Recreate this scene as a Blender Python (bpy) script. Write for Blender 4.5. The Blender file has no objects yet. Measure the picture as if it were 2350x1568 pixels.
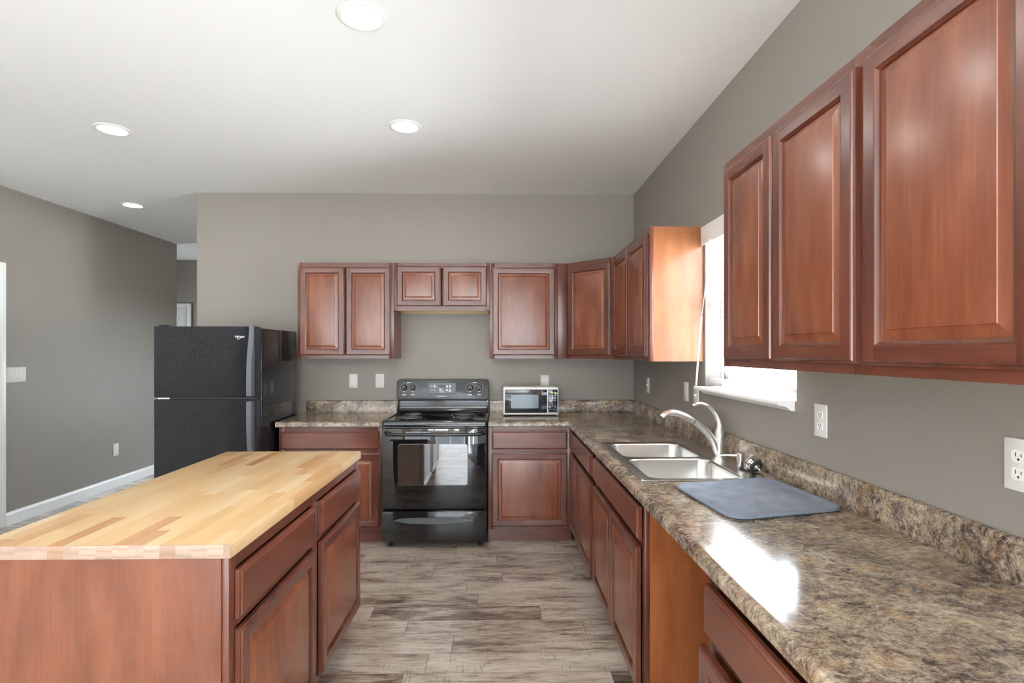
import bpy, bmesh, math, random
from mathutils import Vector, Matrix
random.seed(7)
C = bpy.context.scene.collection
SC = bpy.context.scene
PI = math.pi

# ------------------------------------------------------------------ key dimensions (metres)
XR, DW, HC = 1.159, 4.542, 2.779       # right wall, back wall, ceiling
XL, YREAR = -4.04, -4.0
YHALL = 7.88

# ------------------------------------------------------------------ camera
cam = bpy.data.cameras.new('camera')
cam.sensor_width = 36.0
cam.lens = 36.0 * 1217.1 / 2350.0
cam.shift_x = (1175 - 1166.6) / 2350.0
cam.shift_y = (807.8 - 784) / 2350.0
cam.clip_start = 0.02
camo = bpy.data.objects.new('camera', cam)
C.objects.link(camo)
camo.location = (0, 0, 1.4275)
camo.rotation_euler = (PI / 2, 0, -0.01806)
SC.camera = camo

# ------------------------------------------------------------------ daylight and exposure
w = bpy.data.worlds.new('sky'); SC.world = w
w.use_nodes = True
bg = w.node_tree.nodes['Background']
# overcast sky above, brightly sunlit ground below the horizon
wt = w.node_tree
geo = wt.nodes.new('ShaderNodeTexCoord'); sep = wt.nodes.new('ShaderNodeSeparateXYZ')
mr = wt.nodes.new('ShaderNodeMapRange'); mixc = wt.nodes.new('ShaderNodeMix'); mixc.data_type = 'RGBA'
wt.links.new(geo.outputs['Generated'], sep.inputs[0]); wt.links.new(sep.outputs[2], mr.inputs['Value'])
mr.inputs['From Min'].default_value = -0.06; mr.inputs['From Max'].default_value = 0.04
wt.links.new(mr.outputs[0], mixc.inputs[0])
GROUND = 2.25
mixc.inputs[6].default_value = (GROUND * 0.95, GROUND, GROUND * 1.03, 1)
mixc.inputs[7].default_value = (0.84, 0.94, 1.06, 1)
wt.links.new(mixc.outputs[2], bg.inputs['Color'])
# hazy sun side of the sky towards +x (the kitchen window side)
EAST, REAR = 36.0, 4.0
ms = wt.nodes.new('ShaderNodeMapRange'); ms.interpolation_type = 'SMOOTHSTEP'
ms.inputs['From Min'].default_value = 0.02; ms.inputs['From Max'].default_value = 0.34
ms.inputs['To Min'].default_value = REAR; ms.inputs['To Max'].default_value = EAST
mn = wt.nodes.new('ShaderNodeMath'); mn.operation = 'MINIMUM'; mn.inputs[1].default_value = 0.0
ma = wt.nodes.new('ShaderNodeMath'); ma.operation = 'MULTIPLY_ADD'; ma.inputs[1].default_value = 1.3
wt.links.new(sep.outputs[1], mn.inputs[0]); wt.links.new(mn.outputs[0], ma.inputs[0]); wt.links.new(sep.outputs[0], ma.inputs[2])
wt.links.new(ma.outputs[0], ms.inputs['Value'])
# brighter open sky to the west, seen by the added left-hand windows
WEST = 16.0
mw_ = wt.nodes.new('ShaderNodeMapRange'); mw_.interpolation_type = 'SMOOTHSTEP'
mw_.inputs['From Min'].default_value = -0.75; mw_.inputs['From Max'].default_value = -0.35
mw_.inputs['To Min'].default_value = WEST; mw_.inputs['To Max'].default_value = 0.0
wt.links.new(sep.outputs[0], mw_.inputs['Value'])
ad = wt.nodes.new('ShaderNodeMath'); ad.operation = 'ADD'
wt.links.new(ms.outputs[0], ad.inputs[0]); wt.links.new(mw_.outputs[0], ad.inputs[1])
wt.links.new(ad.outputs[0], bg.inputs['Strength'])

def portal(name, loc, rot, sx, sy):
    l = bpy.data.lights.new(name, 'AREA'); l.shape = 'RECTANGLE'; l.size = sx; l.size_y = sy
    l.cycles.is_portal = True
    o = bpy.data.objects.new(name, l); C.objects.link(o); o.location = loc; o.rotation_euler = rot
    return o
portal('daylight_window', (1.30, 2.5, 1.67), (0, PI / 2, 0), 0.9, 0.92)
portal('daylight_patio_door', (-0.15, YREAR - 0.14, 1.06), (PI / 2, 0, 0), 2.3, 2.12)
portal('daylight_added_side_window', (XR + 0.14, -2.25, 1.25), (0, PI / 2, 0), 1.9, 2.7)  # portal of the added right wall window
portal('daylight_hall_window', (-2.0, YHALL + 0.11, 1.2), (-PI / 2, 0, 0), 1.0, 1.4)
portal('daylight_added_left_window', (XL - 0.11, 1.0, 1.5), (0, -PI / 2, 0), 1.2, 3.0)  # portal of the added left wall window
portal('daylight_added_side_hall_window', (-5.79, 7.175, 1.475), (0, -PI / 2, 0), 0.55, 0.35)  # portal of the added side hall window
portal('daylight_rear_window', (-2.75, YREAR - 0.14, 1.35), (PI / 2, 0, 0), 2.1, 2.1)

SC.view_settings.view_transform = 'Standard'
SC.view_settings.look = 'None'
SC.view_settings.gamma = 1.0
SC.view_settings.use_curve_mapping = False
SC.view_settings.exposure = 0.55
SC.cycles.use_denoising = True

# ------------------------------------------------------------------ node helpers
class NT:
    def __init__(s, name):
        s.m = bpy.data.materials.new(name); s.m.use_nodes = True
        s.t = s.m.node_tree
        s.b = s.t.nodes['Principled BSDF']
    def n(s, typ, ins=None, **props):
        nd = s.t.nodes.new(typ)
        for k, v in props.items(): setattr(nd, k, v)
        for k, v in (ins or {}).items(): s.set(nd.inputs[k], v)
        return nd
    def set(s, sock, v):
        if isinstance(v, bpy.types.NodeSocket): s.t.links.new(v, sock)
        elif isinstance(v, bpy.types.Node): s.t.links.new(v.outputs[0], sock)
        else: sock.default_value = v
    def math(s, op, a, b=0.0, c=None):
        nd = s.n('ShaderNodeMath', operation=op)
        s.set(nd.inputs[0], a); s.set(nd.inputs[1], b)
        if c is not None: s.set(nd.inputs[2], c)
        return nd.outputs[0]
    def mix(s, f, a, b, mode='MIX'):
        nd = s.n('ShaderNodeMix', data_type='RGBA', blend_type=mode)
        s.set(nd.inputs[0], f); s.set(nd.inputs[6], a); s.set(nd.inputs[7], b)
        return nd.outputs[2]
    def ramp(s, f, stops, interp='LINEAR'):
        nd = s.n('ShaderNodeValToRGB'); cr = nd.color_ramp; cr.interpolation = interp
        while len(cr.elements) > len(stops): cr.elements.remove(cr.elements[-1])
        while len(cr.elements) < len(stops): cr.elements.new(0.5)
        for e, (p, c) in zip(cr.elements, stops):
            e.position = p; e.color = (*c, 1) if len(c) == 3 else c
        s.set(nd.inputs[0], f)
        return nd.outputs[0]
    def noise(s, vec, scale, detail=3, rough=0.5, dist=0.0):
        return s.n('ShaderNodeTexNoise', {'Vector': vec, 'Scale': scale, 'Detail': detail, 'Roughness': rough, 'Distortion': dist}).outputs[0]
    def obj(s): return s.n('ShaderNodeTexCoord').outputs['Object']
    def mapping(s, vec, scale=(1, 1, 1), loc=(0, 0, 0), rot=(0, 0, 0)):
        nd = s.n('ShaderNodeMapping', {'Vector': vec}); nd.inputs['Scale'].default_value = scale
        nd.inputs['Rotation'].default_value = rot
        s.set(nd.inputs['Location'], loc)
        return nd.outputs[0]
    def bump(s, h, strength=0.2, dist=0.002):
        nd = s.n('ShaderNodeBump', {'Height': h, 'Strength': strength, 'Distance': dist})
        s.t.links.new(nd.outputs[0], s.b.inputs['Normal'])
    def p(s, **kw):
        for k, v in kw.items(): s.set(s.b.inputs[k.replace('_', ' ')], v)
        return s.m

def lin(r, g, b):
    f = lambda c: (c / 255 / 12.92) if c / 255 <= 0.04045 else ((c / 255 + 0.055) / 1.055) ** 2.4
    return (f(r), f(g), f(b))
def c4(c): return (*c, 1)

def simple(name, col, rough=0.5, metal=0.0, ior=1.5, coat=0.0, emit=None, es=0.0):
    N = NT(name)
    N.p(Base_Color=c4(col), Roughness=rough, Metallic=metal, IOR=ior, Coat_Weight=coat)
    if emit: N.p(Emission_Color=c4(emit), Emission_Strength=es)
    return N.m

def wood(name, dark, mid, light, axis, rough=0.26, coat=0.35, curl=0.0, sc=1.0):
    """stained cabinet wood with grain along axis ('X' or 'Z') of the object"""
    N = NT(name)
    rnd = N.n('ShaderNodeObjectInfo').outputs['Random']
    off = N.n('ShaderNodeCombineXYZ', {'X': N.math('MULTIPLY', rnd, 37.0), 'Y': N.math('MULTIPLY', rnd, 11.0), 'Z': N.math('MULTIPLY', rnd, 53.0)})
    s = {'Z': (7 * sc, 7 * sc, 1.7 * sc), 'X': (1.7 * sc, 7 * sc, 7 * sc), 'Y': (7 * sc, 1.7 * sc, 7 * sc)}[axis]
    v = N.mapping(N.obj(), scale=s, loc=off.outputs[0])
    a = N.noise(v, 1.7, 3, 0.5, 0.25)
    s2 = {'Z': (150, 150, 6), 'X': (6, 150, 150), 'Y': (150, 6, 150)}[axis]
    v2 = N.mapping(N.obj(), scale=s2, loc=off.outputs[0])
    f = N.noise(v2, 1.0, 2, 0.5)
    g = N.math('ADD', N.math('MULTIPLY', a, 0.8), N.math('MULTIPLY', f, 0.2))
    if curl:
        s3 = {'Z': (22, 22, 130), 'X': (130, 22, 22), 'Y': (22, 130, 22)}[axis]
        cu = N.noise(N.mapping(N.obj(), scale=s3), 1.0, 2, 0.5, 0.5)
        g = N.math('ADD', g, N.math('MULTIPLY', N.math('SUBTRACT', cu, 0.5), curl))
    col = N.ramp(g, [(0.30, dark), (0.5, mid), (0.70, light)])
    big = N.noise(N.mapping(N.obj(), scale=(2.2, 2.2, 1.6), loc=off.outputs[0]), 1.0, 2)
    col = N.mix(N.math('MULTIPLY', N.math('SUBTRACT', big, 0.35), 0.7), col, c4(dark))
    N.p(Base_Color=col, Roughness=rough, Coat_Weight=coat, Coat_Roughness=0.26)
    N.bump(f, 0.012, 0.0005)
    return N.m

M = {}
WD, WM, WL = (0.135, 0.036, 0.0165), (0.200, 0.059, 0.0265), (0.265, 0.086, 0.039)
M['wood_v'] = wood('cherry_stained_wood_vertical', (0.072, 0.020, 0.0125), (0.116, 0.033, 0.019), (0.165, 0.050, 0.027), 'Z')
M['wood_h'] = wood('cherry_stained_wood_horizontal', (0.072, 0.020, 0.0125), (0.116, 0.033, 0.019), (0.165, 0.050, 0.027), 'X')
M['panel'] = wood('cherry_stained_panel', WD, WM, WL, 'Z')
M['panel_h'] = wood('cherry_stained_drawer_face', (0.092, 0.0245, 0.0135), (0.135, 0.037, 0.0195), (0.180, 0.053, 0.027), 'X')
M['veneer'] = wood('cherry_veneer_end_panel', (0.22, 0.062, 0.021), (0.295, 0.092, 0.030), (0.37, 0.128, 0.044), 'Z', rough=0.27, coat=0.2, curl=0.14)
M['veneer_dimmed_window'] = wood('cherry_veneer_dimmed_at_window', (0.17, 0.055, 0.019), (0.235, 0.083, 0.028), (0.30, 0.115, 0.040), 'Z', rough=0.30, coat=0.2, curl=0.14)  # same veneer, colour darkened to offset the strong window light
M['veneer_dimmed_island'] = wood('cherry_veneer_dimmed_at_island', (0.128, 0.038, 0.0185), (0.180, 0.055, 0.0265), (0.23, 0.076, 0.037), 'Z', rough=0.22, coat=0.5, curl=0.09)  # veneer colour darkened to offset strong light on the island end
M['maple_ply'] = wood('unfinished_maple_ply', (0.50, 0.36, 0.16), (0.62, 0.46, 0.22), (0.70, 0.54, 0.28), 'X', rough=0.6, coat=0)

def paint(name, col, rough=0.5, bump=0.06):
    N = NT(name)
    nz = N.noise(N.obj(), 160, 3)
    N.bump(nz, bump, 0.001)
    return N.p(Base_Color=c4(col), Roughness=rough)
M['wall'] = paint('taupe_wall_paint', (0.274, 0.245, 0.217), 0.5)
M['white_trim'] = paint('white_trim_paint', (0.88, 0.875, 0.85), 0.35, 0.02)
M['ceiling'] = (lambda N: (N.bump(N.noise(N.obj(), 45, 5, 0.6), 0.12, 0.003), N.p(Base_Color=(0.865, 0.875, 0.88, 1), Roughness=0.8))[1])(NT('white_ceiling_texture'))

def planks(N, u, v, wid, length, seedk=1.0):
    row = N.math('FLOOR', N.math('DIVIDE', v, wid))
    wn = N.n('ShaderNodeTexWhiteNoise', {'W': N.math('MULTIPLY', row, 1.37 * seedk)}, noise_dimensions='1D').outputs['Value']
    uu = N.math('ADD', N.math('DIVIDE', u, length), N.math('MULTIPLY', wn, 5.0))
    cell = N.math('FLOOR', uu)
    cv = N.n('ShaderNodeCombineXYZ', {'X': row, 'Y': cell, 'Z': seedk})
    w2 = N.n('ShaderNodeTexWhiteNoise', {'Vector': cv}, noise_dimensions='3D')
    fv = N.math('FRACT', N.math('DIVIDE', v, wid)); fu = N.math('FRACT', uu)
    return w2.outputs['Value'], w2.outputs['Color'], fv, fu

def floor_mat():
    N = NT('weathered_grey_plank_vinyl')
    sx = N.n('ShaderNodeSeparateXYZ', {0: N.obj()})
    u, v = sx.outputs[0], N.math('SUBTRACT', sx.outputs[1], 0.05)
    r, rc, fv, fu = planks(N, u, v, 0.154, 0.92)
    offv = N.n('ShaderNodeVectorMath', {0: rc, 1: (31, 47, 13)}, operation='MULTIPLY').outputs[0]
    pv = N.n('ShaderNodeVectorMath', {0: N.mapping(N.obj(), scale=(2.4, 13, 1)), 1: offv}, operation='ADD').outputs[0]
    a = N.noise(pv, 1.5, 8, 0.70, 0.5)
    cl = N.noise(N.n('ShaderNodeVectorMath', {0: N.mapping(N.obj(), scale=(3.0, 6.5, 1)), 1: offv}, operation='ADD').outputs[0], 1.2, 3, 0.5)
    pv2 = N.n('ShaderNodeVectorMath', {0: N.mapping(N.obj(), scale=(10, 75, 1)), 1: offv}, operation='ADD').outputs[0]
    b = N.noise(pv2, 1.0, 6, 0.72, 0.6)
    g = N.math('ADD', N.math('MULTIPLY', a, 0.52), N.math('MULTIPLY', b, 0.48))
    g = N.math('ADD', g, N.math('MULTIPLY', N.math('SUBTRACT', cl, 0.5), 0.25))
    g = N.math('ADD', g, N.math('MULTIPLY', N.math('SUBTRACT', r, 0.5), 0.15))
    col = N.ramp(g, [(0.33, lin(76, 60, 49)), (0.42, lin(128, 110, 96)), (0.49, lin(180, 165, 150)), (0.56, lin(204, 191, 176)), (0.68, lin(222, 211, 196))])
    warm = N.noise(N.n('ShaderNodeVectorMath', {0: N.mapping(N.obj(), scale=(1.5, 7, 1)), 1: offv}, operation='ADD').outputs[0], 1.0, 3)
    col = N.mix(N.math('MULTIPLY', N.math('MAXIMUM', N.math('SUBTRACT', warm, 0.46), 0.0), 1.6), col, c4(lin(150, 118, 86)), 'MULTIPLY')
    # saw marks across the plank
    sv = N.n('ShaderNodeVectorMath', {0: N.mapping(N.obj(), scale=(120, 10, 1)), 1: offv}, operation='ADD').outputs[0]
    saw = N.noise(sv, 1.0, 2, 0.5)
    patch = N.noise(N.n('ShaderNodeVectorMath', {0: N.mapping(N.obj(), scale=(3, 7, 1)), 1: offv}, operation='ADD').outputs[0], 1.3, 2)
    sm = N.math('MULTIPLY', N.math('GREATER_THAN', saw, 0.60), N.math('MULTIPLY', N.math('GREATER_THAN', patch, 0.55), 0.35))
    col = N.mix(sm, col, c4(lin(84, 72, 62)))
    seam = N.math('MAXIMUM', N.math('LESS_THAN', fv, 0.012), N.math('LESS_THAN', fu, 0.003))
    col = N.mix(N.math('MULTIPLY', seam, 0.75), col, c4(lin(58, 48, 42)))
    N.p(Base_Color=col, Roughness=0.30, Coat_Weight=0.5, Coat_Roughness=0.18)
    N.bump(N.math('SUBTRACT', b, seam), 0.08, 0.001)
    return N.m
M['floor'] = floor_mat()

def laminate():
    N = NT('granite_pattern_laminate')
    o = N.obj()
    warp = N.n('ShaderNodeTexNoise', {'Vector': o, 'Scale': 9.0, 'Detail': 2.0})
    wv = N.n('ShaderNodeVectorMath', {0: warp.outputs['Color'], 1: (0.06, 0.06, 0.06)}, operation='MULTIPLY').outputs[0]
    ov = N.n('ShaderNodeVectorMath', {0: o, 1: wv}, operation='ADD').outputs[0]
    st = N.mapping(ov, scale=(1.0, 1.45, 1.2))
    a = N.noise(st, 44, 6, 0.68, 0.5)
    b = N.noise(st, 170, 4, 0.65, 0.5)
    big = N.noise(ov, 9.0, 3, 0.55)
    g = N.math('ADD', N.math('ADD', N.math('MULTIPLY', a, 0.46), N.math('MULTIPLY', b, 0.30)), N.math('MULTIPLY', big, 0.26))
    col = N.ramp(g, [(0.39, lin(50, 42, 39)), (0.45, lin(92, 78, 71)), (0.50, lin(134, 117, 103)), (0.555, lin(168, 151, 129)), (0.64, lin(198, 186, 166))])
    och = N.noise(ov, 17, 3, 0.5)
    col = N.mix(N.math('MULTIPLY', N.math('SMOOTH_MIN', N.math('MAXIMUM', N.math('SUBTRACT', och, 0.55), 0.0), 0.2, 0.05), 1.7), col, c4(lin(196, 150, 88)))
    gr = N.noise(ov, 5.0, 2)
    col = N.mix(N.math('MULTIPLY', N.math('MAXIMUM', N.math('SUBTRACT', gr, 0.47), 0.0), 2.2), col, c4(lin(150, 146, 144)), 'MULTIPLY')
    N.p(Base_Color=col, Roughness=0.13, IOR=1.5)
    N.bump(b, 0.03, 0.0006)
    return N.m
M['laminate'] = laminate()

def butcher():
    N = NT('butcher_block_maple')
    sx = N.n('ShaderNodeSeparateXYZ', {0: N.obj()})
    u, v = sx.outputs[1], N.math('ADD', sx.outputs[0], 3.0)
    r, rc, fv, fu = planks(N, u, v, 0.042, 0.29, 3.7)
    offv = N.n('ShaderNodeVectorMath', {0: rc, 1: (31, 47, 13)}, operation='MULTIPLY').outputs[0]
    pv = N.n('ShaderNodeVectorMath', {0: N.mapping(N.obj(), scale=(22, 2.2, 22)), 1: offv}, operation='ADD').outputs[0]
    a = N.noise(pv, 1.2, 4, 0.55, 0.6)
    base = N.ramp(r, [(0.0, lin(202, 172, 130)), (0.40, lin(196, 162, 115)), (0.62, lin(188, 152, 104)), (0.76, lin(206, 182, 144)), (0.86, lin(180, 136, 92)), (0.93, lin(164, 116, 76)), (1.0, lin(198, 166, 122))])
    col = N.mix(N.math('MULTIPLY', N.math('MAXIMUM', N.math('SUBTRACT', a, 0.45), 0.0), 1.6), base, c4(lin(188, 142, 88)))
    streak = N.math('GREATER_THAN', N.noise(pv, 0.7, 2, 0.5, 1.5), 0.70)
    col = N.mix(N.math('MULTIPLY', streak, 0.35), col, c4(lin(160, 112, 78)))
    seam = N.math('MAXIMUM', N.math('LESS_THAN', fv, 0.02), N.math('LESS_THAN', fu, 0.004))
    col = N.mix(N.math('MULTIPLY', seam, 0.25), col, c4(lin(180, 130, 80)))
    N.p(Base_Color=col, Roughness=0.38)
    return N.m
M['butcher'] = butcher()

def endgrain():
    N = NT('butcher_block_end_grain')
    sx = N.n('ShaderNodeSeparateXYZ', {0: N.obj()})
    v = N.math('ADD', sx.outputs[0], 3.0)
    row = N.math('FLOOR', N.math('DIVIDE', v, 0.042))
    wn = N.n('ShaderNodeTexWhiteNoise', {'W': row}, noise_dimensions='1D')
    offv = N.n('ShaderNodeVectorMath', {0: wn.outputs['Color'], 1: (5, 7, 3)}, operation='MULTIPLY').outputs[0]
    pv = N.n('ShaderNodeVectorMath', {0: N.obj(), 1: offv}, operation='ADD').outputs[0]
    wave = N.n('ShaderNodeTexWave', {'Vector': pv, 'Scale': 26.0, 'Distortion': 1.6, 'Detail': 2.0, 'Detail Scale': 1.5}, wave_type='RINGS')
    base = N.ramp(wn.outputs['Value'], [(0.0, lin(164, 138, 120)), (0.5, lin(178, 154, 136)), (0.8, lin(158, 128, 110)), (1.0, lin(168, 132, 104))])
    ring = N.math('MULTIPLY', N.math('MAXIMUM', N.math('SUBTRACT', wave.outputs[1], 0.6), 0.0), 0.7)
    col = N.mix(ring, base, c4(lin(96, 72, 64)))
    rough = N.noise(N.mapping(N.obj(), scale=(1, 1, 0.5)), 90, 4)
    col = N.mix(N.math('MULTIPLY', N.math('SUBTRACT', rough, 0.4), 0.6), col, c4(lin(150, 116, 98)))
    return N.p(Base_Color=col, Roughness=0.5)
M['endgrain'] = endgrain()

M['black_enamel'] = simple('black_enamel', (0.012, 0.012, 0.013), 0.10, ior=1.55)
M['black_glass'] = simple('black_oven_glass', (0.006, 0.006, 0.007), 0.035, ior=1.6)
M['oven_window'] = simple('coated_oven_window_glass', (0.035, 0.037, 0.038), 0.03, ior=3.4)
M['black_panel'] = simple('charcoal_control_panel', (0.055, 0.057, 0.062), 0.25, ior=1.5)
M['black_plastic'] = simple('black_plastic', (0.014, 0.014, 0.015), 0.28)
M['grey_plastic'] = simple('charcoal_plastic', (0.10, 0.105, 0.115), 0.30)
M['rubber'] = simple('dark_rubber', (0.02, 0.02, 0.022), 0.5)
M['gap'] = simple('dark_gap', (0.006, 0.006, 0.006), 0.7)
M['marks'] = simple('white_printed_marks', (0.80, 0.80, 0.78), 0.5)
M['logo_metal'] = simple('silver_lettering', (0.82, 0.82, 0.82), 0.25, metal=0.3)
M['coil'] = simple('heating_coil', (0.16, 0.16, 0.17), 0.35, metal=0.6)
M['chrome'] = simple('chrome', (0.80, 0.80, 0.80), 0.12, metal=1.0)
M['white_plastic'] = simple('ivory_white_plastic', (0.90, 0.89, 0.85), 0.35)
M['plate'] = simple('white_wall_plate', (0.74, 0.73, 0.69), 0.40)
M['slot'] = simple('outlet_slot', (0.05, 0.05, 0.05), 0.6)
M['blind'] = simple('white_blind', (0.86, 0.86, 0.85), 0.45)
M['cord'] = simple('white_cord', (0.85, 0.85, 0.84), 0.6)
M['bluegrey_glass'] = simple('mesh_backed_microwave_window', (0.13, 0.165, 0.205), 0.10, ior=1.4)
M['navy_glass'] = simple('dark_microwave_glass', (0.008, 0.012, 0.022), 0.05, ior=1.55)
M['green_led'] = simple('green_led_digits', (0.3, 0.4, 0.1), 0.5, emit=(0.62, 0.80, 0.22), es=1.1)
M['lamp'] = simple('led_lens', (0.9, 0.9, 0.9), 0.5, emit=(1.0, 0.97, 0.92), es=60.0)
M['drain'] = simple('drain_steel', (0.45, 0.45, 0.45), 0.25, metal=1.0)

def steel(name, col, rough, axis):
    N = NT(name)
    s = {'X': (3, 260, 260), 'Y': (260, 3, 260), 'Z': (260, 260, 3)}[axis]
    nz = N.noise(N.mapping(N.obj(), scale=s), 1.0, 2)
    N.bump(nz, 0.06, 0.0005)
    return N.p(Base_Color=c4(col), Metallic=1.0, Roughness=rough)
M['steel'] = steel('brushed_stainless_steel', (0.66, 0.655, 0.64), 0.26, 'Y')
M['nickel'] = steel('brushed_nickel', (0.70, 0.68, 0.65), 0.24, 'Z')

def fridge_mat():
    N = NT('black_pebbled_refrigerator_skin')
    o = N.obj()
    a = N.noise(N.mapping(o, scale=(1, 1, 0.5), rot=(0, 0.45, 0)), 95, 5, 0.65, 1.2)
    N.bump(a, 1.0, 0.016)
    sm = N.noise(o, 6, 3)
    rough = N.math('ADD', N.math('MULTIPLY', sm, 0.15), 0.16)
    return N.p(Base_Color=(0.010, 0.011, 0.014, 1), Roughness=rough, IOR=1.5)
M['fridge'] = fridge_mat()

def mat_fabric():
    N = NT('blue_grey_microfibre')
    a = N.noise(N.obj(), 700, 2); b = N.noise(N.obj(), 14, 3)
    col = N.ramp(N.math('ADD', N.math('MULTIPLY', a, 0.6), N.math('MULTIPLY', b, 0.4)), [(0.35, lin(104, 110, 124)), (0.65, lin(146, 152, 166))])
    N.bump(a, 0.35, 0.001)
    return N.p(Base_Color=col, Roughness=0.9)
M['fabric'] = mat_fabric()
M['binding'] = simple('blue_grey_binding', lin(112, 122, 136), 0.8)

def glass():
    m = bpy.data.materials.new('window_glass'); m.use_nodes = True
    t = m.node_tree; t.nodes.clear()
    out = t.nodes.new('ShaderNodeOutputMaterial'); mx = t.nodes.new('ShaderNodeMixShader')
    tr = t.nodes.new('ShaderNodeBsdfTransparent'); gl = t.nodes.new('ShaderNodeBsdfGlossy')
    tr.inputs[0].default_value = (0.96, 0.97, 0.97, 1); gl.inputs['Roughness'].default_value = 0.0
    mx.inputs[0].default_value = 0.06
    t.links.new(tr.outputs[0], mx.inputs[1]); t.links.new(gl.outputs[0], mx.inputs[2]); t.links.new(mx.outputs[0], out.inputs[0])
    return m
M['glass'] = glass()

# ------------------------------------------------------------------ mesh helpers
class MB:
    def __init__(s): s.b = bmesh.new()
    def box(s, x0, x1, y0, y1, z0, z1, bev=0.0, mi=0, seg=2):
        r = bmesh.ops.create_cube(s.b, size=1.0)
        vs = r['verts']
        bmesh.ops.scale(s.b, vec=(abs(x1 - x0), abs(y1 - y0), abs(z1 - z0)), verts=vs)
        bmesh.ops.translate(s.b, vec=((x0 + x1) / 2, (y0 + y1) / 2, (z0 + z1) / 2), verts=vs)
        fs = set(f for v in vs for f in v.link_faces)
        for f in fs: f.material_index = mi
        if bev > 0:
            es = list(set(e for v in vs for e in v.link_edges))
            rr = bmesh.ops.bevel(s.b, geom=es, offset=bev, segments=seg, affect='EDGES', profile=0.5)
            for f in rr['faces']: f.material_index = mi
        return s
    def face(s, pts, mi=0):
        f = s.b.faces.new([s.b.verts.new(p) for p in pts]); f.material_index = mi; return f
    def rings(s, loops, cap0=True, cap1=True, mi=0, closed=True):
        """skin a list of equal-length point loops"""
        V = [[s.b.verts.new(p) for p in L] for L in loops]
        n = len(V[0])
        for a, b in zip(V[:-1], V[1:]):
            for i in range(n if closed else n - 1):
                j = (i + 1) % n
                f = s.b.faces.new((a[i], a[j], b[j], b[i])); f.material_index = mi
        if cap0: s.b.faces.new(list(reversed(V[0]))).material_index = mi
        if cap1: s.b.faces.new(V[-1]).material_index = mi
        return V
    def lathe(s, prof, seg=32, origin=(0, 0, 0), mat=None, cap0=True, cap1=True, mi=0):
        """profile of (radius, height) around local z"""
        mt = mat or Matrix.Identity(4)
        loops = []
        for r, z in prof:
            L = []
            for k in range(seg):
                t = 2 * PI * k / seg
                L.append(Vector(origin) + (mt @ Vector((r * math.cos(t), r * math.sin(t), z))))
            loops.append(L)
        s.rings(loops, cap0, cap1, mi); return s
    def tube(s, pts, rad, seg=12, mi=0, flat=None, closed=False):
        pts = [Vector(p) for p in pts]; n = len(pts)
        rad = rad if isinstance(rad, (list, tuple)) else [rad] * n
        loops = []; up = None
        for i, p in enumerate(pts):
            d = (pts[min(i + 1, n - 1)] - pts[max(i - 1, 0)]).normalized()
            if up is None:
                up = Vector((0, 1, 0)) if abs(d.y) < 0.9 else Vector((0, 0, 1))
            side = d.cross(up).normalized(); up = side.cross(d).normalized()
            fl = flat[i] if flat else 1.0
            loops.append([p + (side * math.cos(t) * fl + up * math.sin(t)) * rad[i] for t in [2 * PI * k / seg for k in range(seg)]])
        if closed: s.rings(loops + [loops[0]], False, False, mi)
        else: s.rings(loops, True, True, mi)
        return s
    def prism(s, poly, axis, a0, a1, mi=0):
        """extrude a 2D polygon along an axis"""
        def P(u, v, a): return {'X': (a, u, v), 'Y': (u, a, v), 'Z': (u, v, a)}[axis]
        s.rings([[P(u, v, a0) for u, v in poly], [P(u, v, a1) for u, v in poly]], True, True, mi); return s
    def build(s, name, mats, parent=None, loc=(0, 0, 0), rot=(0, 0, 0), smooth=30):
        bmesh.ops.remove_doubles(s.b, verts=s.b.verts, dist=1e-6)
        bmesh.ops.recalc_face_normals(s.b, faces=s.b.faces)
        me = bpy.data.meshes.new(name)
        s.b.to_mesh(me); s.b.free()
        for m in (mats if isinstance(mats, (list, tuple)) else [mats]): me.materials.append(M[m] if isinstance(m, str) else m)
        if smooth:
            for p in me.polygons: p.use_smooth = True
            me.set_sharp_from_angle(angle=math.radians(smooth))
        o = bpy.data.objects.new(name, me); C.objects.link(o)
        o.parent = parent; o.location = loc; o.rotation_euler = rot
        return o

def rrect(x0, x1, z0, z1, r, seg=6):
    pts = []
    for cx, cz, a0 in ((x1 - r, z1 - r, 0), (x0 + r, z1 - r, PI / 2), (x0 + r, z0 + r, PI), (x1 - r, z0 + r, 1.5 * PI)):
        for k in range(seg + 1):
            t = a0 + PI / 2 * k / seg
            pts.append((cx + r * math.cos(t), cz + r * math.sin(t)))
    return pts

def spline(pts, n=6):
    out = []; P = [Vector(p) for p in pts]
    for i in range(len(P) - 1):
        p0, p1, p2, p3 = P[max(i - 1, 0)], P[i], P[i + 1], P[min(i + 2, len(P) - 1)]
        for k in range(n):
            t = k / n
            out.append(0.5 * ((2 * p1) + (p2 - p0) * t + (2 * p0 - 5 * p1 + 4 * p2 - p3) * t * t + (3 * p1 - p0 - 3 * p2 + p3) * t ** 3))
    out.append(P[-1]); return out

def tag(o, label, cat, group=None, kind=None):
    o['label'] = label; o['category'] = cat
    if group: o['group'] = group
    if kind: o['kind'] = kind
    return o
def thing(name, label, cat, loc=(0, 0, 0), rotz=0.0, group=None, kind=None):
    o = bpy.data.objects.new(name, None); C.objects.link(o)
    o.empty_display_size = 0.1
    o.location = loc; o.rotation_euler = (0, 0, rotz)
    return tag(o, label, cat, group, kind)

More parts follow.
